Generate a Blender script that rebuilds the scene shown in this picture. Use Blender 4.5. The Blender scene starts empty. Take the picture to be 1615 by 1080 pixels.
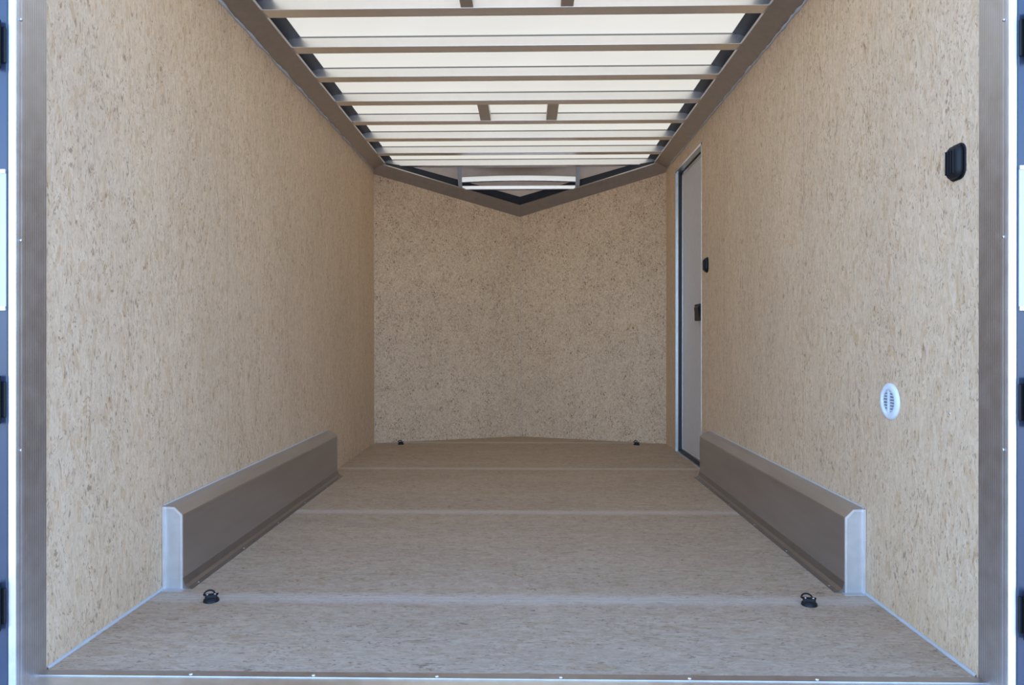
import bpy, bmesh, math, random
from mathutils import Vector, Matrix
random.seed(7)
S = bpy.context.scene
COL = S.collection
PI = math.pi

# ---------------------------------------------------------------- camera
YAW, PITCH, ROLL = 0.0196, -0.0056, -0.0008
cam_d = bpy.data.cameras.new('camera')
cam_d.sensor_width = 36.0
cam_d.lens = 1120 / 1615 * 36
cam_d.clip_start = 0.02
cam = bpy.data.objects.new('camera', cam_d)
COL.objects.link(cam)
F = Vector((-math.sin(YAW) * math.cos(PITCH), math.cos(YAW) * math.cos(PITCH), math.sin(PITCH)))
Rt = Vector((math.cos(YAW), math.sin(YAW), 0))
Up = Rt.cross(F)
r = math.cos(ROLL) * Rt + math.sin(ROLL) * Up
u = -math.sin(ROLL) * Rt + math.cos(ROLL) * Up
M = Matrix((r, u, -F)).transposed().to_4x4()
M.translation = Vector((0.0534, -1.851, 0.8773))
cam.matrix_world = M
S.camera = cam

# ---------------------------------------------------------------- view, sky, sun
S.view_settings.view_transform = 'Standard'
S.view_settings.look = 'None'
S.view_settings.gamma = 1
S.view_settings.use_curve_mapping = False
S.view_settings.exposure = 0.0

SUN_EL, SUN_AZ = math.radians(52), math.radians(28)     # azimuth measured from +Y (nose end) towards +X
w = bpy.data.worlds.new('world')
S.world = w
w.use_nodes = True
wn = w.node_tree.nodes
sky = wn.new('ShaderNodeTexSky')
sky.sky_type = 'NISHITA'
sky.sun_disc = False
sky.sun_elevation = SUN_EL
sky.sun_rotation = SUN_AZ
sky.air_density = 1.0
sky.dust_density = 0.7
bg = wn['Background']
bg.inputs['Strength'].default_value = 0.86
tint = wn.new('ShaderNodeMix'); tint.data_type = 'RGBA'; tint.blend_type = 'MULTIPLY'
tint.inputs[0].default_value = 1.0
tint.inputs[7].default_value = (.95, 1.11, 1.36, 1)      # white balance of the clear sky
w.node_tree.links.new(sky.outputs[0], tint.inputs[6])
w.node_tree.links.new(tint.outputs[2], bg.inputs[0])

sd = bpy.data.lights.new('sun', 'SUN')
sd.energy = 6.0
sd.angle = math.radians(0.6)
sd.color = (1.0, 0.95, 0.87)
so = bpy.data.objects.new('sun', sd)
COL.objects.link(so)
sv = Vector((math.sin(SUN_AZ) * math.cos(SUN_EL), math.cos(SUN_AZ) * math.cos(SUN_EL), math.sin(SUN_EL)))
so.rotation_euler = sv.to_track_quat('Z', 'Y').to_euler()
so.location = sv * 12

# ---------------------------------------------------------------- dimensions (metres)
HW = 1.22          # half inner width
L = 4.08           # depth to the nose corners
LA = 4.52          # depth to the nose apex
HT = 2.294         # top of side walls
BOWZ = 2.335       # underside of roof bows
CZ = 2.392         # roof sheet
GZ = -0.62         # ground
DY0, DY1, DZ1 = 2.89, 3.70, 2.165   # side door opening

# ---------------------------------------------------------------- materials
def mat(name):
    m = bpy.data.materials.new(name)
    m.use_nodes = True
    return m, m.node_tree.nodes, m.node_tree.links, m.node_tree.nodes['Principled BSDF']

def mathn(N, Lk, op, a, b=None, c=None, clamp=False):
    n = N.new('ShaderNodeMath'); n.operation = op; n.use_clamp = clamp
    for i, v in enumerate((a, b, c)):
        if v is None: continue
        if isinstance(v, (int, float)): n.inputs[i].default_value = v
        else: Lk.new(v, n.inputs[i])
    return n.outputs[0]

def mix(N, Lk, fac, a, b, mode='MIX'):
    n = N.new('ShaderNodeMix'); n.data_type = 'RGBA'; n.blend_type = mode
    for i, v in ((0, fac), (6, a), (7, b)):
        if isinstance(v, (int, float)): n.inputs[i].default_value = v
        elif isinstance(v, tuple): n.inputs[i].default_value = (*v, 1)
        else: Lk.new(v, n.inputs[i])
    return n.outputs[2]

def ramp(N, Lk, fac, stops, interp='LINEAR'):
    n = N.new('ShaderNodeValToRGB'); n.color_ramp.interpolation = interp
    e = n.color_ramp.elements
    while len(e) < len(stops): e.new(0.5)
    for i, (p, c) in enumerate(stops):
        e[i].position = p
        e[i].color = (*c, 1) if isinstance(c, tuple) else (c, c, c, 1)
    Lk.new(fac, n.inputs[0])
    return n.outputs[0]

def flake_board(name, stretch, seam_axis=None, seam0=0.0, pitch=1.2, tone=(1, 1, 1), sheen_band=0.0, seam_light=False, freq=1.0, contrast=1.0, dark=1.0):
    """pale oriented strand board: stretched flakes, sparse dark slivers, sheet joints"""
    m, N, Lk, P = mat(name)
    tc = N.new('ShaderNodeTexCoord')
    mp = N.new('ShaderNodeMapping')
    mp.inputs['Scale'].default_value = [s * freq for s in stretch]
    Lk.new(tc.outputs['Object'], mp.inputs[0])
    # warp so flakes lie at slightly different angles
    wn1 = N.new('ShaderNodeTexNoise'); wn1.inputs['Scale'].default_value = 14; wn1.inputs['Detail'].default_value = 1
    Lk.new(mp.outputs[0], wn1.inputs['Vector'])
    sub = N.new('ShaderNodeVectorMath'); sub.operation = 'SUBTRACT'; sub.inputs[1].default_value = (.5, .5, .5)
    Lk.new(wn1.outputs['Color'], sub.inputs[0])
    sc = N.new('ShaderNodeVectorMath'); sc.operation = 'SCALE'; sc.inputs['Scale'].default_value = 0.05
    Lk.new(sub.outputs[0], sc.inputs[0])
    add = N.new('ShaderNodeVectorMath'); add.operation = 'ADD'
    Lk.new(mp.outputs[0], add.inputs[0]); Lk.new(sc.outputs[0], add.inputs[1])
    v1 = N.new('ShaderNodeTexVoronoi'); v1.inputs['Scale'].default_value = 58; v1.inputs['Randomness'].default_value = 1
    Lk.new(add.outputs[0], v1.inputs['Vector'])
    sepc = N.new('ShaderNodeSeparateColor'); Lk.new(v1.outputs['Color'], sepc.inputs[0])
    base = ramp(N, Lk, sepc.outputs[0], [(0, (.605, .495, .365)), (.3, (.635, .53, .40)), (.65, (.66, .56, .43)), (.9, (.68, .585, .455)), (1, (.645, .51, .365))])
    # a few honey-coloured flakes
    v2 = N.new('ShaderNodeTexVoronoi'); v2.inputs['Scale'].default_value = 150
    Lk.new(add.outputs[0], v2.inputs['Vector'])
    sep2 = N.new('ShaderNodeSeparateColor'); Lk.new(v2.outputs['Color'], sep2.inputs[0])
    base = mix(N, Lk, 1.0, base, ramp(N, Lk, sep2.outputs[0], [(0, 1 - .13 * contrast), (.5, 1.0), (1, 1 + .09 * contrast)]), 'MULTIPLY')
    honey = mathn(N, Lk, 'GREATER_THAN', sepc.outputs[1], 0.93)
    base = mix(N, Lk, mathn(N, Lk, 'MULTIPLY', honey, 0.32), base, (.50, .34, .17))
    # dark slivers
    n2 = N.new('ShaderNodeTexNoise'); n2.inputs['Scale'].default_value = 105; n2.inputs['Detail'].default_value = 1.5
    n2.inputs['Distortion'].default_value = 1.2
    Lk.new(add.outputs[0], n2.inputs['Vector'])
    n3 = N.new('ShaderNodeTexNoise'); n3.inputs['Scale'].default_value = 9; n3.inputs['Detail'].default_value = 2
    Lk.new(mp.outputs[0], n3.inputs['Vector'])
    th = mathn(N, Lk, 'ADD', n2.outputs['Fac'], mathn(N, Lk, 'MULTIPLY', n3.outputs['Fac'], 0.22))
    sl = ramp(N, Lk, th, [(.725 - .018 * (dark - 1), 0.0), (.775 - .018 * (dark - 1), 1.0)])
    base = mix(N, Lk, mathn(N, Lk, 'MULTIPLY', sl, min(1, 0.62 * dark)), base, (.19, .125, .075))
    n6 = N.new('ShaderNodeTexNoise'); n6.inputs['Scale'].default_value = 34; n6.inputs['Detail'].default_value = 2.5
    n6.inputs['Distortion'].default_value = 2.2
    Lk.new(add.outputs[0], n6.inputs['Vector'])
    base = mix(N, Lk, mathn(N, Lk, 'MULTIPLY', ramp(N, Lk, n6.outputs['Fac'], [(.70, 0.0), (.735, 1.0)]), 0.55), base, (.20, .15, .10))
    # fine fibre
    n4 = N.new('ShaderNodeTexNoise'); n4.inputs['Scale'].default_value = 260; n4.inputs['Detail'].default_value = 2
    Lk.new(mp.outputs[0], n4.inputs['Vector'])
    fib = ramp(N, Lk, n4.outputs['Fac'], [(.3, .91), (.7, 1.05)])
    base = mix(N, Lk, 1.0, base, fib, 'MULTIPLY')
    n5 = N.new('ShaderNodeTexNoise'); n5.inputs['Scale'].default_value = 2.2; n5.inputs['Detail'].default_value = 3
    Lk.new(mp.outputs[0], n5.inputs['Vector'])
    big = ramp(N, Lk, n5.outputs['Fac'], [(.3, .93), (.7, 1.04)])
    base = mix(N, Lk, 1.0, base, big, 'MULTIPLY')
    base = mix(N, Lk, 1.0, base, tone, 'MULTIPLY')
    P.inputs['Roughness'].default_value = 0.62
    P.inputs['Specular IOR Level'].default_value = 0.35
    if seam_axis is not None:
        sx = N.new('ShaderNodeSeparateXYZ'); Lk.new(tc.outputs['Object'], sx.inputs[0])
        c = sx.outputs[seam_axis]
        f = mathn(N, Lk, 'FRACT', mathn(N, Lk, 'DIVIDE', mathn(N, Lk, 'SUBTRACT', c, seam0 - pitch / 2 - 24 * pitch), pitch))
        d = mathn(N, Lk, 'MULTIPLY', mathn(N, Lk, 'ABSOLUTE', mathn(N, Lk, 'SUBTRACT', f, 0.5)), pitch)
        if sheen_band > 0:
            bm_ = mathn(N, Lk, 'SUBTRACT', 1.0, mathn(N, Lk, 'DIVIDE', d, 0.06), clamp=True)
            base = mix(N, Lk, mathn(N, Lk, 'MULTIPLY', bm_, sheen_band), base, (.72, .68, .62))  # sky sheen along the sheet joints, put into the colour as a paler band
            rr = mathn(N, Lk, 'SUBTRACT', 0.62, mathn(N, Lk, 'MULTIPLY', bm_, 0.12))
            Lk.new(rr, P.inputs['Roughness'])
        ln = mathn(N, Lk, 'LESS_THAN', d, 0.0018)
        base = mix(N, Lk, mathn(N, Lk, 'MULTIPLY', ln, 0.5), base, (.8, .76, .7) if seam_light else (.25, .19, .13))
    Lk.new(base, P.inputs['Base Color'])
    bp = N.new('ShaderNodeBump'); bp.inputs['Strength'].default_value = 0.25; bp.inputs['Distance'].default_value = 0.0015
    Lk.new(th, bp.inputs['Height']); Lk.new(bp.outputs[0], P.inputs['Normal'])
    return m

def metal(name, col, rough, brush=None, metallic=1.0, var=0.08):
    m, N, Lk, P = mat(name)
    P.inputs['Metallic'].default_value = metallic
    tc = N.new('ShaderNodeTexCoord'); mp = N.new('ShaderNodeMapping')
    mp.inputs['Scale'].default_value = brush or (6, 6, 6)
    Lk.new(tc.outputs['Object'], mp.inputs[0])
    n = N.new('ShaderNodeTexNoise'); n.inputs['Scale'].default_value = 4; n.inputs['Detail'].default_value = 4
    Lk.new(mp.outputs[0], n.inputs['Vector'])
    f = ramp(N, Lk, n.outputs['Fac'], [(.3, 1 - var), (.7, 1 + var * .5)])
    Lk.new(mix(N, Lk, 1.0, col, f, 'MULTIPLY'), P.inputs['Base Color'])
    Lk.new(mathn(N, Lk, 'ADD', mathn(N, Lk, 'MULTIPLY', n.outputs['Fac'], 0.12), rough - .06), P.inputs['Roughness'])
    return m

def plain(name, col, rough=0.5, spec=0.5, metallic=0.0, var=0.06, scale=20):
    m = metal(name, col, rough, (scale / 4,) * 3, metallic, var)
    m.node_tree.nodes['Principled BSDF'].inputs['Specular IOR Level'].default_value = spec
    return m

M_WALL = flake_board('wall board', (1, 1, .36), 1, 1.16, 1.2, tone=(.95, .81, .69), freq=1.25, contrast=.8, dark=.95)
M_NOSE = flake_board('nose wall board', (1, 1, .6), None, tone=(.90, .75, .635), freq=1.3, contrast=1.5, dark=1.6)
M_FLOOR = flake_board('floor board', (.26, .9, 1), 1, .533, 1.2, tone=(.665, .58, .50), sheen_band=.30, freq=1.5)
M_ALU = metal('mill aluminium', (.60, .575, .56), .38)
M_BOW = metal('bright bow metal', (.93, .91, .88), .36, var=.02)
M_COVE = metal('cove metal', (.50, .47, .45), .42)
M_BOX = metal('wheel box metal', (.52, .50, .49), .42, (2, .6, 6))
M_BOXEND = metal('wheel box end metal', (.58, .56, .54), .45, metallic=.6)
M_JAMB = metal('extruded jamb', (.60, .59, .59), .42)
M_TRIMW = metal('bright aluminium edge', (.76, .77, .77), .35)
M_SCREW = metal('zinc screw', (.8, .82, .86), .3)
M_CAULK = plain('pale sealant', (.46, .465, .46), .5)
M_BLACK = plain('black plastic', (.008, .009, .011), .5, .25)
M_GASKET_SHADE = plain('black rubber gasket and gap shade', (.02, .022, .03), .6)  # real door gasket, also the painted shadow gap above the nose strip
M_DOOR = plain('door inner skin', (.55, .505, .48), .45)
M_WHITE = plain('white plastic', (.66, .69, .72), .45)
M_SLOT = plain('vent slot recess', (.16, .20, .28), .7)
M_PAINT = plain('glossy dark door paint', (.032, .044, .072), .32, .5)
M_PLAC = plain('white placard', (.50, .48, .46), .5)
M_SKIN = plain('white outer skin', (.78, .79, .80), .35)
M_DARK = plain('dark roof rail', (.10, .10, .10), .6)
M_FLANGE = metal('wheel box flange metal', (.33, .315, .31), .4)  # darker copy of the box metal, flange shading put into its colour
M_RIM = metal('folded rim metal', (.72, .70, .69), .4, metallic=.6)
M_GAP_SHADE = plain('grey gap shade', (.26, .255, .25), .6)
M_CAP = plain('nose cap lining', (.46, .345, .24), .6)

# grooves on the extruded jamb: fine vertical lines
def grooves(m, axis=1, n=120.0, amt=.12):
    N, Lk = m.node_tree.nodes, m.node_tree.links
    P = N['Principled BSDF']
    tc = N.new('ShaderNodeTexCoord'); sx = N.new('ShaderNodeSeparateXYZ'); Lk.new(tc.outputs['Object'], sx.inputs[0])
    s = mathn(N, Lk, 'SINE', mathn(N, Lk, 'MULTIPLY', sx.outputs[axis], n * 2 * PI))
    bp = N.new('ShaderNodeBump'); bp.inputs['Strength'].default_value = .22; bp.inputs['Distance'].default_value = .0006
    Lk.new(s, bp.inputs['Height']); Lk.new(bp.outputs[0], P.inputs['Normal'])
grooves(M_JAMB)

# translucent white roof sheet
M_ROOF, N, Lk, P = mat('translucent roof sheet')
out = N['Material Output']
df = N.new('ShaderNodeBsdfDiffuse'); df.inputs[0].default_value = (.80, .79, .77, 1)
tr = N.new('ShaderNodeBsdfTranslucent')
tcn = N.new('ShaderNodeTexCoord'); nn = N.new('ShaderNodeTexNoise'); nn.inputs['Scale'].default_value = 1.5
Lk.new(tcn.outputs['Object'], nn.inputs['Vector'])
Lk.new(ramp(N, Lk, nn.outputs['Fac'], [(.3, (.41, .318, .19)), (.7, (.445, .348, .21))]), tr.inputs[0])
ad = N.new('ShaderNodeMixShader'); ad.inputs[0].default_value = .5
Lk.new(df.outputs[0], ad.inputs[1]); Lk.new(tr.outputs[0], ad.inputs[2])
Lk.new(ad.outputs[0], out.inputs['Surface'])
N.remove(P)

# ground outside
M_GROUND, N, Lk, P = mat('sunlit concrete yard')
tcn = N.new('ShaderNodeTexCoord')
nn = N.new('ShaderNodeTexNoise'); nn.inputs['Scale'].default_value = 1.3; nn.inputs['Detail'].default_value = 6
Lk.new(tcn.outputs['Object'], nn.inputs['Vector'])
Lk.new(ramp(N, Lk, nn.outputs['Fac'], [(.3, (.40, .38, .36)), (.7, (.50, .48, .45))]), P.inputs['Base Color'])
P.inputs['Roughness'].default_value = .9

# ---------------------------------------------------------------- mesh helpers
def new_bm(): return bmesh.new()

def box(bm, x0, x1, y0, y1, z0, z1):
    vs = [bm.verts.new((x, y, z)) for x in (x0, x1) for y in (y0, y1) for z in (z0, z1)]
    for f in ((0, 1, 3, 2), (4, 6, 7, 5), (0, 4, 5, 1), (2, 3, 7, 6), (0, 2, 6, 4), (1, 5, 7, 3)):
        bm.faces.new([vs[i] for i in f])
    return vs

def prism(bm, poly, a0, a1, axis):
    """poly: 2D outline; extruded along axis from a0 to a1 (other two axes in xyz order)"""
    def P3(p, a):
        if axis == 0: return (a, p[0], p[1])
        if axis == 1: return (p[0], a, p[1])
        return (p[0], p[1], a)
    A = [bm.verts.new(P3(p, a0)) for p in poly]
    B = [bm.verts.new(P3(p, a1)) for p in poly]
    n = len(poly)
    bm.faces.new(A); bm.faces.new(B[::-1])
    for i in range(n):
        bm.faces.new((A[i], B[i], B[(i + 1) % n], A[(i + 1) % n]))

def cyl(bm, c, rad, h, axis=2, seg=20, r2=None):
    rot = {0: Matrix.Rotation(PI / 2, 4, 'Y'), 1: Matrix.Rotation(-PI / 2, 4, 'X'), 2: Matrix.Identity(4)}[axis]
    bmesh.ops.create_cone(bm, cap_ends=True, segments=seg, radius1=rad, radius2=rad if r2 is None else r2, depth=h,
                          matrix=Matrix.Translation(c) @ rot)

def torus(bm, mtx, R, rr, a0=0, a1=2 * PI, n=32, k=10):
    closed = abs(a1 - a0 - 2 * PI) < 1e-6
    rings = []
    for i in range(n if closed else n + 1):
        a = a0 + (a1 - a0) * i / n
        ring = []
        for j in range(k):
            b = 2 * PI * j / k
            p = Vector(((R + rr * math.cos(b)) * math.cos(a), (R + rr * math.cos(b)) * math.sin(a), rr * math.sin(b)))
            ring.append(bm.verts.new(mtx @ p))
        rings.append(ring)
    m = len(rings)
    for i in range(m if closed else m - 1):
        A, B = rings[i], rings[(i + 1) % m]
        for j in range(k):
            bm.faces.new((A[j], A[(j + 1) % k], B[(j + 1) % k], B[j]))
    if not closed:
        bm.faces.new(rings[0]); bm.faces.new(rings[-1][::-1])

def obj(name, bm, m, parent=None, loc=(0, 0, 0), bevel=0, seg=2, smooth=False):
    bmesh.ops.recalc_face_normals(bm, faces=bm.faces)
    me = bpy.data.meshes.new(name)
    bm.to_mesh(me); bm.free()
    me.materials.append(m)
    if smooth:
        for p in me.polygons: p.use_smooth = True
    o = bpy.data.objects.new(name, me)
    COL.objects.link(o)
    o.location = loc
    if parent: o.parent = parent
    if bevel:
        b = o.modifiers.new('bevel', 'BEVEL'); b.width = bevel; b.segments = seg; b.limit_method = 'ANGLE'
        b.angle_limit = math.radians(35)
    return o

def struct(name, bm, m, label=None, **k):
    o = obj(name, bm, m, **k)
    o['kind'] = 'structure'
    if label: o['label'] = label
    return o

def thing(name, label, cat, loc=(0, 0, 0), group=None):
    o = bpy.data.objects.new(name, None)
    COL.objects.link(o)
    o.location = loc; o.empty_display_size = .1
    o['label'] = label; o['category'] = cat
    if group: o['group'] = group
    return o

def dup(root, loc, label, rotz=0.0):
    r_ = root.copy(); COL.objects.link(r_); r_.location = loc; r_.rotation_euler = (0, 0, rotz); r_['label'] = label
    for ch in list(root.children):
        c = ch.copy(); COL.objects.link(c); c.parent = r_
        for g in ch.children:
            d = g.copy(); COL.objects.link(d); d.parent = c
    return r_

screw_me = None
def screw(parent, loc, axis, rad=.005):
    """dome head screw as a part; axis is the outward direction"""
    global screw_me
    if screw_me is None:
        bm = new_bm()
        bmesh.ops.create_uvsphere(bm, u_segments=12, v_segments=6, radius=1, matrix=Matrix.Diagonal((1, 1, .45, 1)))
        me = bpy.data.meshes.new('screw'); bm.to_mesh(me); bm.free(); me.materials.append(M_SCREW)
        for p in me.polygons: p.use_smooth = True
        screw_me = me
    o = bpy.data.objects.new('screw', screw_me); COL.objects.link(o)
    o.parent = parent; o.location = loc; o.scale = (rad,) * 3
    o.rotation_euler = Vector(axis).to_track_quat('Z', 'Y').to_euler()
    return o

# ---------------------------------------------------------------- ground, floor
bm = new_bm(); box(bm, -40, 40, -40, 40, GZ - .2, GZ)
struct('ground', bm, M_GROUND, 'pale concrete yard around the trailer')

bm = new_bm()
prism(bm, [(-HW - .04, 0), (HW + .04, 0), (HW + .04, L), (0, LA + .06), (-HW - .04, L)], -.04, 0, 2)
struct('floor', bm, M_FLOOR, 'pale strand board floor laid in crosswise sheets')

# ---------------------------------------------------------------- walls
T = .04
bm = new_bm(); box(bm, -HW - T, -HW, 0, L + .03, 0, HT)
struct('wall_left', bm, M_WALL, 'pale strand board wall on the left')
bm = new_bm()
box(bm, HW, HW + T, 0, DY0, 0, HT)
box(bm, HW, HW + T, DY0, DY1, DZ1, HT)
box(bm, HW, HW + T, DY1, L + .03, 0, HT)
wr = struct('wall_right', bm, M_WALL, 'pale strand board wall on the right with a side door')
screw(wr, (HW - .0005, .126, .67), (-1, 0, 0), .004)

ZC, ZA = 2.257, 1.967      # height of nose walls at the corner and at the apex
for s, nm in ((-1, 'left'), (1, 'right')):
    bm = new_bm()
    ax, ay = s * HW, L
    bx_, by_ = 0, LA
    d = Vector((bx_ - ax, by_ - ay, 0)).normalized(); n = Vector((-d.y * -s, d.x * -s, 0))
    if n.y < 0: n = -n
    n *= .03
    vs = []
    for (x, y, zt) in ((ax, ay, ZC), (bx_, by_, ZA)):
        for off in (Vector((0, 0, 0)), n if x else Vector((0, .032, 0))):
            for z in (0, zt): vs.append(bm.verts.new((x + off.x, y + off.y, z)))
    for f in ((0, 4, 5, 1), (2, 3, 7, 6), (0, 2, 6, 4), (1, 5, 7, 3), (0, 1, 3, 2), (4, 6, 7, 5)):
        bm.faces.new([vs[i] for i in f])
    struct('wall_front_' + nm, bm, M_NOSE, 'angled strand board nose wall, %s half' % nm)
# pale joint down the middle of the nose
bm = new_bm(); box(bm, -.001, .001, LA - .003, LA, 0.002, ZA - .01)
struct('trim_1', bm, M_CAULK, 'thin pale joint line down the middle of the nose wall')

# outer skin of the side walls, so that no daylight leaks in
for s in (-1, 1):
    bm = new_bm()
    x0, x1 = (HW + T + .012, HW + T + .02)
    if s < 0: box(bm, -x1, -x0, -.02, L + .05, -.3, CZ)
    else:
        box(bm, x0, x1, -.02, DY0 - .02, -.3, CZ); box(bm, x0, x1, DY0 - .02, DY1 + .02, DZ1 + .02, CZ)
        box(bm, x0, x1, DY0 - .02, DY1 + .02, -.3, -.02); box(bm, x0, x1, DY1 + .02, L + .05, -.3, CZ)
    struct('wall_outer_' + ('left' if s < 0 else 'right'), bm, M_SKIN, 'white outer skin of the trailer')

# sealant beads: wall to floor and wall to cove (uneven)
def bead(name, pts, rad, label, jitter=0.0, gap=False):
    bm = new_bm(); prev = None; k = 8
    for i, p in enumerate(pts):
        rr = rad * (1 + jitter * (random.random() * 2 - 1))
        if i == 0: t = Vector(pts[1]) - Vector(p)
        elif i == len(pts) - 1: t = Vector(p) - Vector(pts[-2])
        else: t = Vector(pts[i + 1]) - Vector(pts[i - 1])
        q = t.to_track_quat('Z', 'Y')
        ring = [bm.verts.new(Vector(p) + q @ Vector((rr * math.cos(2 * PI * j / k), rr * math.sin(2 * PI * j / k), 0))) for j in range(k)]
        if prev:
            for j in range(k): bm.faces.new((prev[j], prev[(j + 1) % k], ring[(j + 1) % k], ring[j]))
        prev = ring
    return struct(name, bm, M_CAULK, label, smooth=True)
N_ = 60
bead('trim_2', [(-HW, .60 * i / N_ + .005, .001) for i in range(N_ + 1)], .0065, 'pale sealant bead where the left wall meets the floor', .15)
bead('trim_3', [(HW, .60 * i / N_ + .005, .001) for i in range(N_ + 1)], .0065, 'pale sealant bead where the right wall meets the floor', .15)
bead('trim_4', [(-HW + .003, 4.05 * i / 140 + .01, HT - .014 + .002 * math.sin(i * .7)) for i in range(141)], .0055, 'uneven pale sealant line under the left cove', .7)
bead('trim_5', [(HW - .003, 4.05 * i / 140 + .01, HT - .014 + .002 * math.sin(i * .9)) for i in range(141)], .0055, 'uneven pale sealant line under the right cove', .7)

# ---------------------------------------------------------------- roof
bm = new_bm()
vs = [bm.verts.new(v) for v in ((-HW - .06, -.1, CZ), (HW + .06, -.1, CZ), (HW + .06, 4.17, CZ), (-HW - .06, 4.17, CZ))]
bm.faces.new(vs)
struct('ceiling', bm, M_ROOF, 'white translucent roof sheet above the metal bows')
for s, nm in ((-1, 'left'), (1, 'right')):      # dark side rail under the edge of the sheet
    bm = new_bm()
    prism(bm, [(s * 1.075, CZ - .003), (s * 1.14, CZ - .022), (s * (HW + .06), CZ - .03), (s * (HW + .06), CZ - .003)], -.09, 4.16, 1)
    struct('trim_%d' % (6 if s < 0 else 7), bm, M_DARK, 'dark roof side rail above the %s cove' % nm)
for s, nm in ((-1, 'left'), (1, 'right')):      # cove plates
    bm = new_bm()
    prism(bm, [(s * HW, HT - .010), (s * 1.118, BOWZ - .006), (s * 1.116, BOWZ + .006), (s * 1.122, BOWZ - .002), (s * HW, HT - .006)][:5], 0, 4.085, 1)
    struct('trim_%d' % (8 if s < 0 else 9), bm, M_COVE, 'brownish metal cove along the top of the %s wall' % nm)

# nose cap above the nose walls
bm = new_bm()
nu, nv = 24, 12
g = []
for i in range(nu + 1):
    uu = -1 + 2 * i / nu
    yf = LA + .16 - abs(uu) * (LA - L); zf = ZA - .01 + abs(uu) * (ZC - ZA)
    row = []
    for j in range(nv + 1):
        a = PI / 2 * j / nv
        row.append(bm.verts.new((uu * (HW + .05), 4.16 + (yf - 4.16) * math.sin(a), zf + (CZ + .004 - zf) * math.cos(a))))
    g.append(row)
for i in range(nu):
    for j in range(nv): bm.faces.new((g[i][j], g[i + 1][j], g[i + 1][j + 1], g[i][j + 1]))
cap = struct('ceiling_nose', bm, M_CAP, 'brownish lining inside the sloping nose cap', smooth=True)
so_ = cap.modifiers.new('thick', 'SOLIDIFY'); so_.thickness = .006; so_.offset = 1

for s, nm in ((-1, 'left'), (1, 'right')):      # sloping strip on top of the nose walls
    bm = new_bm()
    rows = []
    for (x, y, z) in ((s * HW, L, ZC), (0, LA, ZA)):
        ins = .085
        pts = [(x, y + .004, z - .006), (x, y - ins, z + .083), (x, y - ins + .004, z + .092), (x, y - ins + .02, z + .09), (x, y + .034, z + .01)]
        rows.append([bm.verts.new(p) for p in pts])
    k = 5
    for j in range(k): bm.faces.new((rows[0][j], rows[0][(j + 1) % k], rows[1][(j + 1) % k], rows[1][j]))
    bm.faces.new(rows[0]); bm.faces.new(rows[1][::-1])
    struct('trim_%d' % (10 if s < 0 else 11), bm, M_COVE, 'brownish metal strip along the top of the %s nose wall' % nm)

for s, nm in ((-1, 'left'), (1, 'right')):      # black strip added for the deep shadow in the gap behind the metal strip
    bm = new_bm(); rows = []
    for (x, y, z, h) in ((s * HW, L, ZC, .012), (s * .9, L + (LA - L) * (1 - .9 / HW), ZC + (ZA - ZC) * (1 - .9 / HW), .06), (0, LA, ZA, .085)):
        rows.append([bm.verts.new(p) for p in ((x, y - .030, z + .06), (x, y - .026, z + .09 + h), (x, y - .002, z + .09 + h), (x, y + .004, z + .05))])
    for A_, B_ in zip(rows, rows[1:]):
        for j in range(4): bm.faces.new((A_[j], A_[(j + 1) % 4], B_[(j + 1) % 4], B_[j]))
    bm.faces.new(rows[0]); bm.faces.new(rows[-1][::-1])
    struct('trim_%d' % (18 if s < 0 else 19), bm, M_GASKET_SHADE, 'black strip standing in for the shadowed gap above the %s metal strip' % nm)

# roof bows
BP = [(0, -.057), (.080, -.057), (.080, -.004), (.020, -.004), (.014, -.0045), (.014, -.011), (0, -.011)]
Y0B, SP = 1.285, .4064
def bow_proto():
    t = thing('roof_bow', 'x', 'roof beam', (0, Y0B, CZ), 'crosswise metal bows under the roof')
    bm = new_bm(); prism(bm, BP, -1.17, 1.17, 0)
    obj('beam', bm, M_BOW, t, bevel=.0015)
    bm = new_bm(); box(bm, -1.17, 1.17, .003, .014, -.011, -.002)
    obj('shade_strip', bm, M_GAP_SHADE, t)  # grey strip stands in for the shadow line between sheet and bow
    for s in (-1, 1):
        bm = new_bm(); box(bm, s * 1.17, s * 1.20, .004, .060, -.050, -.006)
        obj('bracket', bm, M_DARK, t, bevel=.002)
    return t
names = ['nearest the camera in the top of the picture', 'second from the rear opening', 'third from the rear opening',
         'fourth from the rear opening', 'fifth from the rear, before the farther pair of rails',
         'sixth from the rear, at the far end of the short rails', 'seventh from the rear, next to last before the nose', 'last one before the nose cap']
b0 = bow_proto(); b0['label'] = 'metal roof bow ' + names[0]
for k in range(1, 8):
    dup(b0, (0, Y0B + SP * k, CZ), 'metal roof bow ' + names[k])
# short fore-and-aft rails between bows
def rail_pair(ya, yb, xs, wd, word):
    for x, sd_ in zip(xs, ('left', 'right')):
        bm = new_bm()
        prism(bm, [(-wd / 2, 0), (wd / 2, 0), (wd / 2, .050), (wd / 2 - .01, .052), (-wd / 2 + .01, .052), (-wd / 2, .050)], 0, yb - ya, 1)
        o = obj('roof_rail', bm, M_ALU, loc=(x, ya, BOWZ + .001), bevel=.0015)
        o['label'] = 'short metal roof rail between two bows, %s one of the %s pair' % (sd_, word); o['category'] = 'roof beam'
        o['group'] = 'short rails between the roof bows'
rail_pair(Y0B + SP * 3 + .082, Y0B + SP * 4 - .001, (-.215, .225), .070, 'farther')
bx2 = dup(b0, (0, Y0B - SP, CZ), 'metal roof bow nearest the rear opening, above the camera view')
rail_pair(Y0B - SP + .082, Y0B - .001, (-.205, .235), .056, 'nearer')

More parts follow.
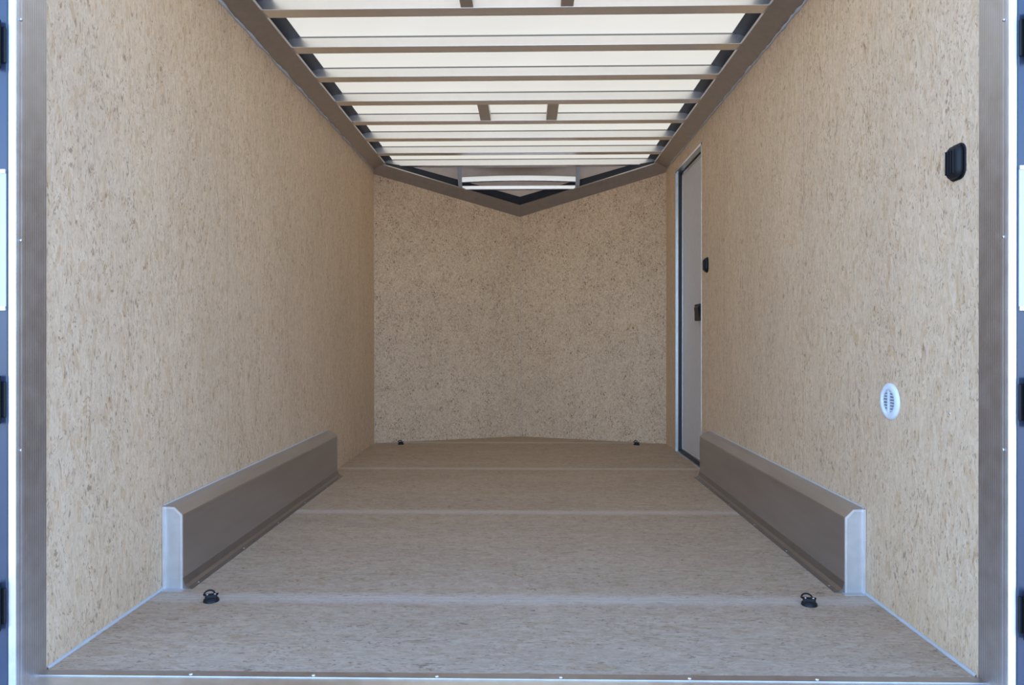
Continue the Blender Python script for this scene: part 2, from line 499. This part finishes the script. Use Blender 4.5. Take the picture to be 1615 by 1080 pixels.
# frame inside the nose cap
t = thing('nose_frame', 'light metal frame with two crossbars inside the nose cap above the nose wall', 'roof frame', (0, 4.14, 2.34))
for x in (-.513, .498):
    bm = new_bm()
    prism(bm, [(.058, .022), (.15, -.12), (.15, -.160), (.142, -.160), (.050, .005)], x - .018, x + .018, 0)
    obj('side_post', bm, M_BOX, t, bevel=.001)
bm = new_bm(); box(bm, -.495, .48, .128, .165, -.178, -.146); obj('crossbar', bm, M_BOW, t, bevel=.003)
bm = new_bm()
n = 16; A = []
for i in range(n + 1):
    x = -.495 + .975 * i / n; c = .012 * (1 - (2 * i / n - 1) ** 2)
    A.append([bm.verts.new(p) for p in ((x, .10, -.122 + c), (x, .14, -.122 + c), (x, .14, -.078 + c), (x, .10, -.078 + c))])
for i in range(n):
    for j in range(4): bm.faces.new((A[i][j], A[i][(j + 1) % 4], A[i + 1][(j + 1) % 4], A[i + 1][j]))
bm.faces.new(A[0]); bm.faces.new(A[-1][::-1])
obj('crossbar', bm, M_BOW, t, bevel=.002)

# ---------------------------------------------------------------- rear frame
for s, nm in ((-1, 'left'), (1, 'right')):
    bm = new_bm()
    x0, x1 = s * HW, s * (HW + .025)
    prism(bm, [(x0, 0), (x0, -.086), (x0 + s * .003, -.104), (x1, -.104), (x1, 0)], GZ + .25, 2.30, 2)
    j = struct('trim_%d' % (12 if s < 0 else 13), bm, M_JAMB, 'grooved grey metal jamb at the %s side of the rear opening' % nm)
    bm = new_bm(); prism(bm, [(x0 + s * .003, -.1035), (x0 + s * .004, -.107), (x0 + s * .022, -.107), (x0 + s * .0245, -.1035)], GZ + .25, 2.30, 2)
    e = obj('edge_strip', bm, M_TRIMW, j); e['label'] = 'bright aluminium front edge'
    for z in ((1.67, 1.118, .592) if s < 0 else (1.65, 1.122, .603)):
        screw(j, (x0 - s * .0005, -.094, z), (-s, 0, 0), .0042)
bm = new_bm(); box(bm, -HW - .045, HW + .045, -.104, -.005, 2.30, CZ + .04)
struct('trim_14', bm, M_JAMB, 'metal header over the rear opening')
# the frame is not perfectly square: jambs and doors lean a few millimetres
for nm_, an, dx in (('trim_12', .0050, .003), ('trim_13', .0016, 0.0)):
    o_ = bpy.data.objects[nm_]; o_.rotation_euler.y = an * (1 if nm_ == 'trim_12' else -1); o_.location.x = dx
# threshold
bm = new_bm(); prism(bm, [(0, .0015), (0, -.04), (-.028, -.04), (-.028, .0015)], -HW, HW, 0)
sill = struct('trim_15', bm, M_COVE, 'narrow grey metal strip along the rear edge of the floor')
for x in (-.822, -.50, -.178, .143, .474, .80): screw(sill, (x, -.017, .0018), (0, 0, 1), .0055)
bm = new_bm(); prism(bm, [(-.028, -.001), (-.028, -.05), (-.30, -.10), (-.30, -.035)], -HW, HW, 0)
struct('trim_16', bm, M_TRIMW, 'bright metal threshold at the foot of the rear opening')

# ---------------------------------------------------------------- rear doors swung open flat to both sides
for s, nm in ((-1, 'left'), (1, 'right')):
    bm = new_bm()
    a, b = s * 1.2455, s * 2.46
    box(bm, min(a, b), max(a, b), -.107, -.067, -.02, 2.28)
    d = struct('door_%d' % (2 if s < 0 else 3), bm, M_PAINT, 'dark glossy rear door swung open at the %s edge' % nm, bevel=.003)
    d.rotation_euler.y = .0050 if s < 0 else -.0016; d.location.x = .003 if s < 0 else 0
    for z in (1.60, .72, .205):
        hb = new_bm()
        xa, xb = s * 1.2465, s * 1.40
        box(hb, min(xa, xb), max(xa, xb), -.113, -.1075, z - .045, z + .045)
        cyl(hb, (s * 1.263, -.121, z), .010, .12, 2, 16)
        obj('hinge', hb, M_BLACK, d, bevel=.003)
    pb = new_bm(); xa, xb = s * 1.2475, s * 1.56
    box(pb, min(xa, xb), max(xa, xb), -.1095, -.1075, .948, 1.286)
    p = obj('placard', pb, M_PLAC, d); p['label'] = 'white rectangular panel on the door'
    fb = new_bm()
    for (z0, z1) in ((.942, .952), (1.282, 1.292)): box(fb, min(xa, xb), max(xa, xb), -.112, -.1075, z0, z1)
    obj('placard_frame', fb, M_ALU, p)

# ---------------------------------------------------------------- wheel boxes
def wheel_box(s, label):
    W_, H_ = .068, .288
    Y0, Y1 = .615, 2.655
    t = thing('wheel_box', label, 'wheel box', (s * (HW - .0015), Y0, 0), 'metal wheel boxes')
    ch = .028
    prof = [(0, 0), (-s * W_, 0), (-s * W_, H_ - ch - .006), (-s * (W_ - .002), H_ - ch), (-s * (W_ - ch - .004), H_ - .001), (0, H_ + .004)]
    bm = new_bm()
    # body, with the far end sloped back a little
    A = [bm.verts.new((p[0], 0, p[1])) for p in prof]
    B = [bm.verts.new((p[0], Y1 - Y0, p[1])) for p in prof]
    k = len(prof)
    bm.faces.new(A); bm.faces.new(B[::-1])
    for i in range(k): bm.faces.new((A[i], B[i], B[(i + 1) % k], A[(i + 1) % k]))
    obj('body', bm, M_BOX, t, bevel=.002)
    # near end cap with folded rim
    bm = new_bm()
    prism(bm, [(-s * .002, .001)] + [(p[0], p[1]) for p in prof[1:-1]] + [(-s * .002, H_)], -.003, 0, 1)
    c = obj('end_cap', bm, M_BOXEND, t); c['label'] = 'bright metal end cap facing the opening'
    bm = new_bm()
    rim = [(-s * W_, 0), (-s * W_, H_ - ch), (-s * (W_ - ch), H_), (-s * .004, H_), (-s * .004, H_ - .007), (-s * (W_ - ch - .003), H_ - .007), (-s * (W_ - .007), H_ - ch - .003), (-s * (W_ - .007), 0)]
    prism(bm, rim, -.0065, -.003, 1)
    box(bm, -s * .009, -s * .0, -.012, -.003, 0, H_ + .002)
    r_ = obj('rim', bm, M_RIM, c)
    # floor flange, tapering up to the side
    bm = new_bm()
    prism(bm, [(-s * (W_ - .002), .0), (-s * (W_ + .034), .0), (-s * (W_ + .034), .0025), (-s * (W_ + .018), .005), (-s * (W_ + .008), .014), (-s * (W_ + .0008), .038), (-s * (W_ - .002), .040)], -.004, Y1 - Y0, 1)
    f = obj('floor_flange', bm, M_FLANGE, t)
    for y in (.06, .47, .88, 1.29, 1.70, 1.98): screw(f, (-s * (W_ + .026), y, .003), (0, 0, 1), .0045)
    bm = new_bm(); box(bm, -s * .0, -s * (W_ + .01), -.030, -.003, 0, .002); 
    obj('floor_tab', bm, M_BOXEND, t)
    bm = new_bm(); prism(bm, [(0, H_ + .0035), (-s * .003, H_ + .003), (0, H_ + .0075)], 0, Y1 - Y0, 1)
    obj('sealant_line', bm, M_CAULK, t)
    return t
wheel_box(-1, 'long low metal wheel box along the foot of the left wall')
wheel_box(1, 'long low metal wheel box along the foot of the right wall, below the round vent')

# ---------------------------------------------------------------- floor tie-down rings
def ring_proto(loc, label, rz):
    t = thing('tie_down_ring', label, 'tie down ring', loc, 'black tie-down rings on the floor')
    bm = new_bm()
    cyl(bm, (0, 0, .004), .026, .008, 2, 28, .024)
    cyl(bm, (0, 0, .010), .022, .005, 2, 28, .018)
    obj('base', bm, M_BLACK, t, smooth=False, bevel=.001)
    bm = new_bm(); box(bm, -.019, .019, -.012, .010, .006, .023)
    obj('clamp', bm, M_BLACK, t, bevel=.004)
    bm = new_bm()
    mt = Matrix.Translation((-.006, .006, .020)) @ Matrix.Rotation(math.radians(38), 4, 'X')
    torus(bm, mt, .017, .0030, 0, PI, 20, 8)
    cyl(bm, (0, .004, .021), .0034, .044, 0, 10)
    obj('ring', bm, M_BLACK, t, smooth=True)
    for s in (-1, 1): 
        sc_ = screw(t, (s * .012, -.003, .0235), (0, 0, 1), .004)
    t.rotation_euler = (0, 0, rz)
    return t
t0 = ring_proto((-1.000, .500, 0), 'black tie-down ring on the floor in front of the left wheel box', .35)
dup(t0, (.985, .500, 0), 'black tie-down ring on the floor in front of the right wheel box', -.2)
dup(t0, (-.985, 4.02, 0), 'tiny black tie-down ring on the floor at the left foot of the nose wall', .1)
dup(t0, (.965, 4.02, 0), 'tiny black tie-down ring on the floor at the right foot of the nose wall', -.1)

# ---------------------------------------------------------------- ribbed black housings on the right wall
def housing(loc, label):
    t = thing('ribbed_housing', label, 'wall fitting', loc, 'black ribbed plastic housings on the right wall')
    def oval(hy, hz, rc, n=8):
        pts = []
        for cy, cz, a in ((hy - rc, hz - rc, 0), (-hy + rc, hz - rc, PI / 2), (-hy + rc, -hz + rc, PI), (hy - rc, -hz + rc, 1.5 * PI)):
            for i in range(n + 1):
                b = a + PI / 2 * i / n
                pts.append((cy + rc * math.cos(b), cz + rc * math.sin(b)))
        return pts
    bm = new_bm(); prism(bm, oval(.038, .049, .026), -.004, 0, 0)
    obj('backplate', bm, M_BLACK, t, bevel=.0015)
    bm = new_bm()
    rings = []
    for (x, hy, hz, rc) in ((-.003, .034, .046, .024), (-.014, .031, .043, .022), (-.020, .024, .037, .018), (-.021, .006, .02, .005)):
        rings.append([bm.verts.new((x, p[0], p[1])) for p in oval(hy, hz, rc)])
    for A, B in zip(rings, rings[1:]):
        for i in range(len(A)): bm.faces.new((A[i], A[(i + 1) % len(A)], B[(i + 1) % len(A)], B[i]))
    bm.faces.new(rings[-1]); bm.faces.new(rings[0][::-1])
    obj('cover', bm, M_BLACK, t, smooth=True)
    for k in range(4):
        bm = new_bm(); y = -.0165 + .011 * k
        box(bm, -.0245, -.018, y - .002, y + .002, -.032, .032)
        obj('rib', bm, M_BLACK, t, bevel=.001)
    return t
housing((HW, .093, 1.352), 'large black ribbed plastic housing high on the right wall near the rear opening')
h0 = [o for o in bpy.data.objects if o.name.startswith('ribbed_housing')][0]
dup(h0, (HW, 2.745, 1.350), 'small black ribbed plastic housing on the right wall beside the side door')

# ---------------------------------------------------------------- round louvred vent
t = thing('round_vent', 'small round white louvred vent low on the right wall above the wheel box', 'vent', (HW, .445, .675))
bm = new_bm()
n = 40
prf = [(.036, -.002), (.036, -.007), (.042, -.010), (.052, -.008), (.059, -.003), (.059, 0)]
R_ = [[bm.verts.new((x, rr * math.cos(2 * PI * i / n), rr * math.sin(2 * PI * i / n))) for i in range(n)] for rr, x in prf]
for A, B in zip(R_, R_[1:]):
    for i in range(n): bm.faces.new((A[i], A[(i + 1) % n], B[(i + 1) % n], B[i]))
obj('rim', bm, M_WHITE, t, smooth=True)
bm = new_bm(); cyl(bm, (-.0015, 0, 0), .0375, .003, 0, 32)
obj('recess', bm, M_SLOT, t)
bm = new_bm(); box(bm, -.0085, -.003, -.0035, .0035, -.036, .036)
obj('centre_bar', bm, M_WHITE, t)
for k in range(7):
    z = -.0285 + .0095 * k; hy = math.sqrt(max(.037 ** 2 - z ** 2, 0))
    bm = new_bm(); prism(bm, [(-.008, z + .0022), (-.003, z - .0022), (-.0025, z - .0008), (-.0075, z + .0036)], -hy, hy, 1)
    obj('louvre', bm, M_WHITE, t)

# ---------------------------------------------------------------- side door in the right wall
XD = HW + T + .012
bm = new_bm(); box(bm, XD - .008, XD + .02, DY0 + .015, DY1 - .015, .012, DZ1 - .012)
door = struct('door_1', bm, M_DOOR, 'grey side door closed in the right wall', bevel=.002)
bm = new_bm()      # rubber gasket round the panel
g0, g1, q0, q1 = DY0 + .001, DY1 - .001, .002, DZ1 - .001
for (a, b, c, d) in ((g0, g0 + .016, q0, q1), (g1 - .016, g1, q0, q1), (g0, g1, q0, q0 + .014), (g0, g1, DZ1 - .012, DZ1 - .004)):
    box(bm, HW + (.018 if c < 1 else .036), XD - .006, a, b, c, d)
obj('gasket', bm, M_GASKET_SHADE, door)
bm = new_bm()      # light edge of the panel
e0, e1 = DY0 + .018, DY1 - .018
for (a, b, c, d) in ((e0, e0 + .02, .018, DZ1 - .013), (e1 - .02, e1, .018, DZ1 - .013), (e0, e1, .018, .030), (e0, e1, DZ1 - .030, DZ1 - .013)):
    box(bm, XD - .012, XD - .006, a, b, c, d)
obj('panel_edge', bm, M_TRIMW, door)
# latch
bm = new_bm(); box(bm, XD - .034, XD - .0075, 3.00, 3.17, 1.000, 1.115)
la = obj('latch', bm, M_BLACK, door, bevel=.005)
bm = new_bm(); prism(bm, [(XD - .044, 1.09), (XD - .034, 1.10), (XD - .034, 1.02), (XD - .036, 1.02)], 3.03, 3.14, 1)
obj('paddle', bm, M_BLACK, la, bevel=.002)
# aluminium door frame lining the opening, with a lip on the wall
bm = new_bm()
def lining(y0, y1, z0, z1): box(bm, HW - .002, HW + .018, y0, y1, z0, z1)
lining(DY1 - .004, DY1, 0, DZ1); lining(DY0, DY0 + .004, 0, DZ1); lining(DY0, DY1, DZ1 - .004, DZ1); box(bm, HW + .018, XD - .010, DY0, DY1, DZ1 - .004, DZ1)
lining(DY0, DY1, .0, .003)
box(bm, HW - .004, HW, DY1 - .004, DY1 + .004, 0, DZ1 + .006)
box(bm, HW - .004, HW, DY0 - .004, DY0 + .004, 0, DZ1 + .012)
box(bm, HW - .004, HW, DY0 - .004, DY1 + .012, DZ1 - .004, DZ1 + .012)
struct('trim_17', bm, M_TRIMW, 'thin bright aluminium frame round the side door')
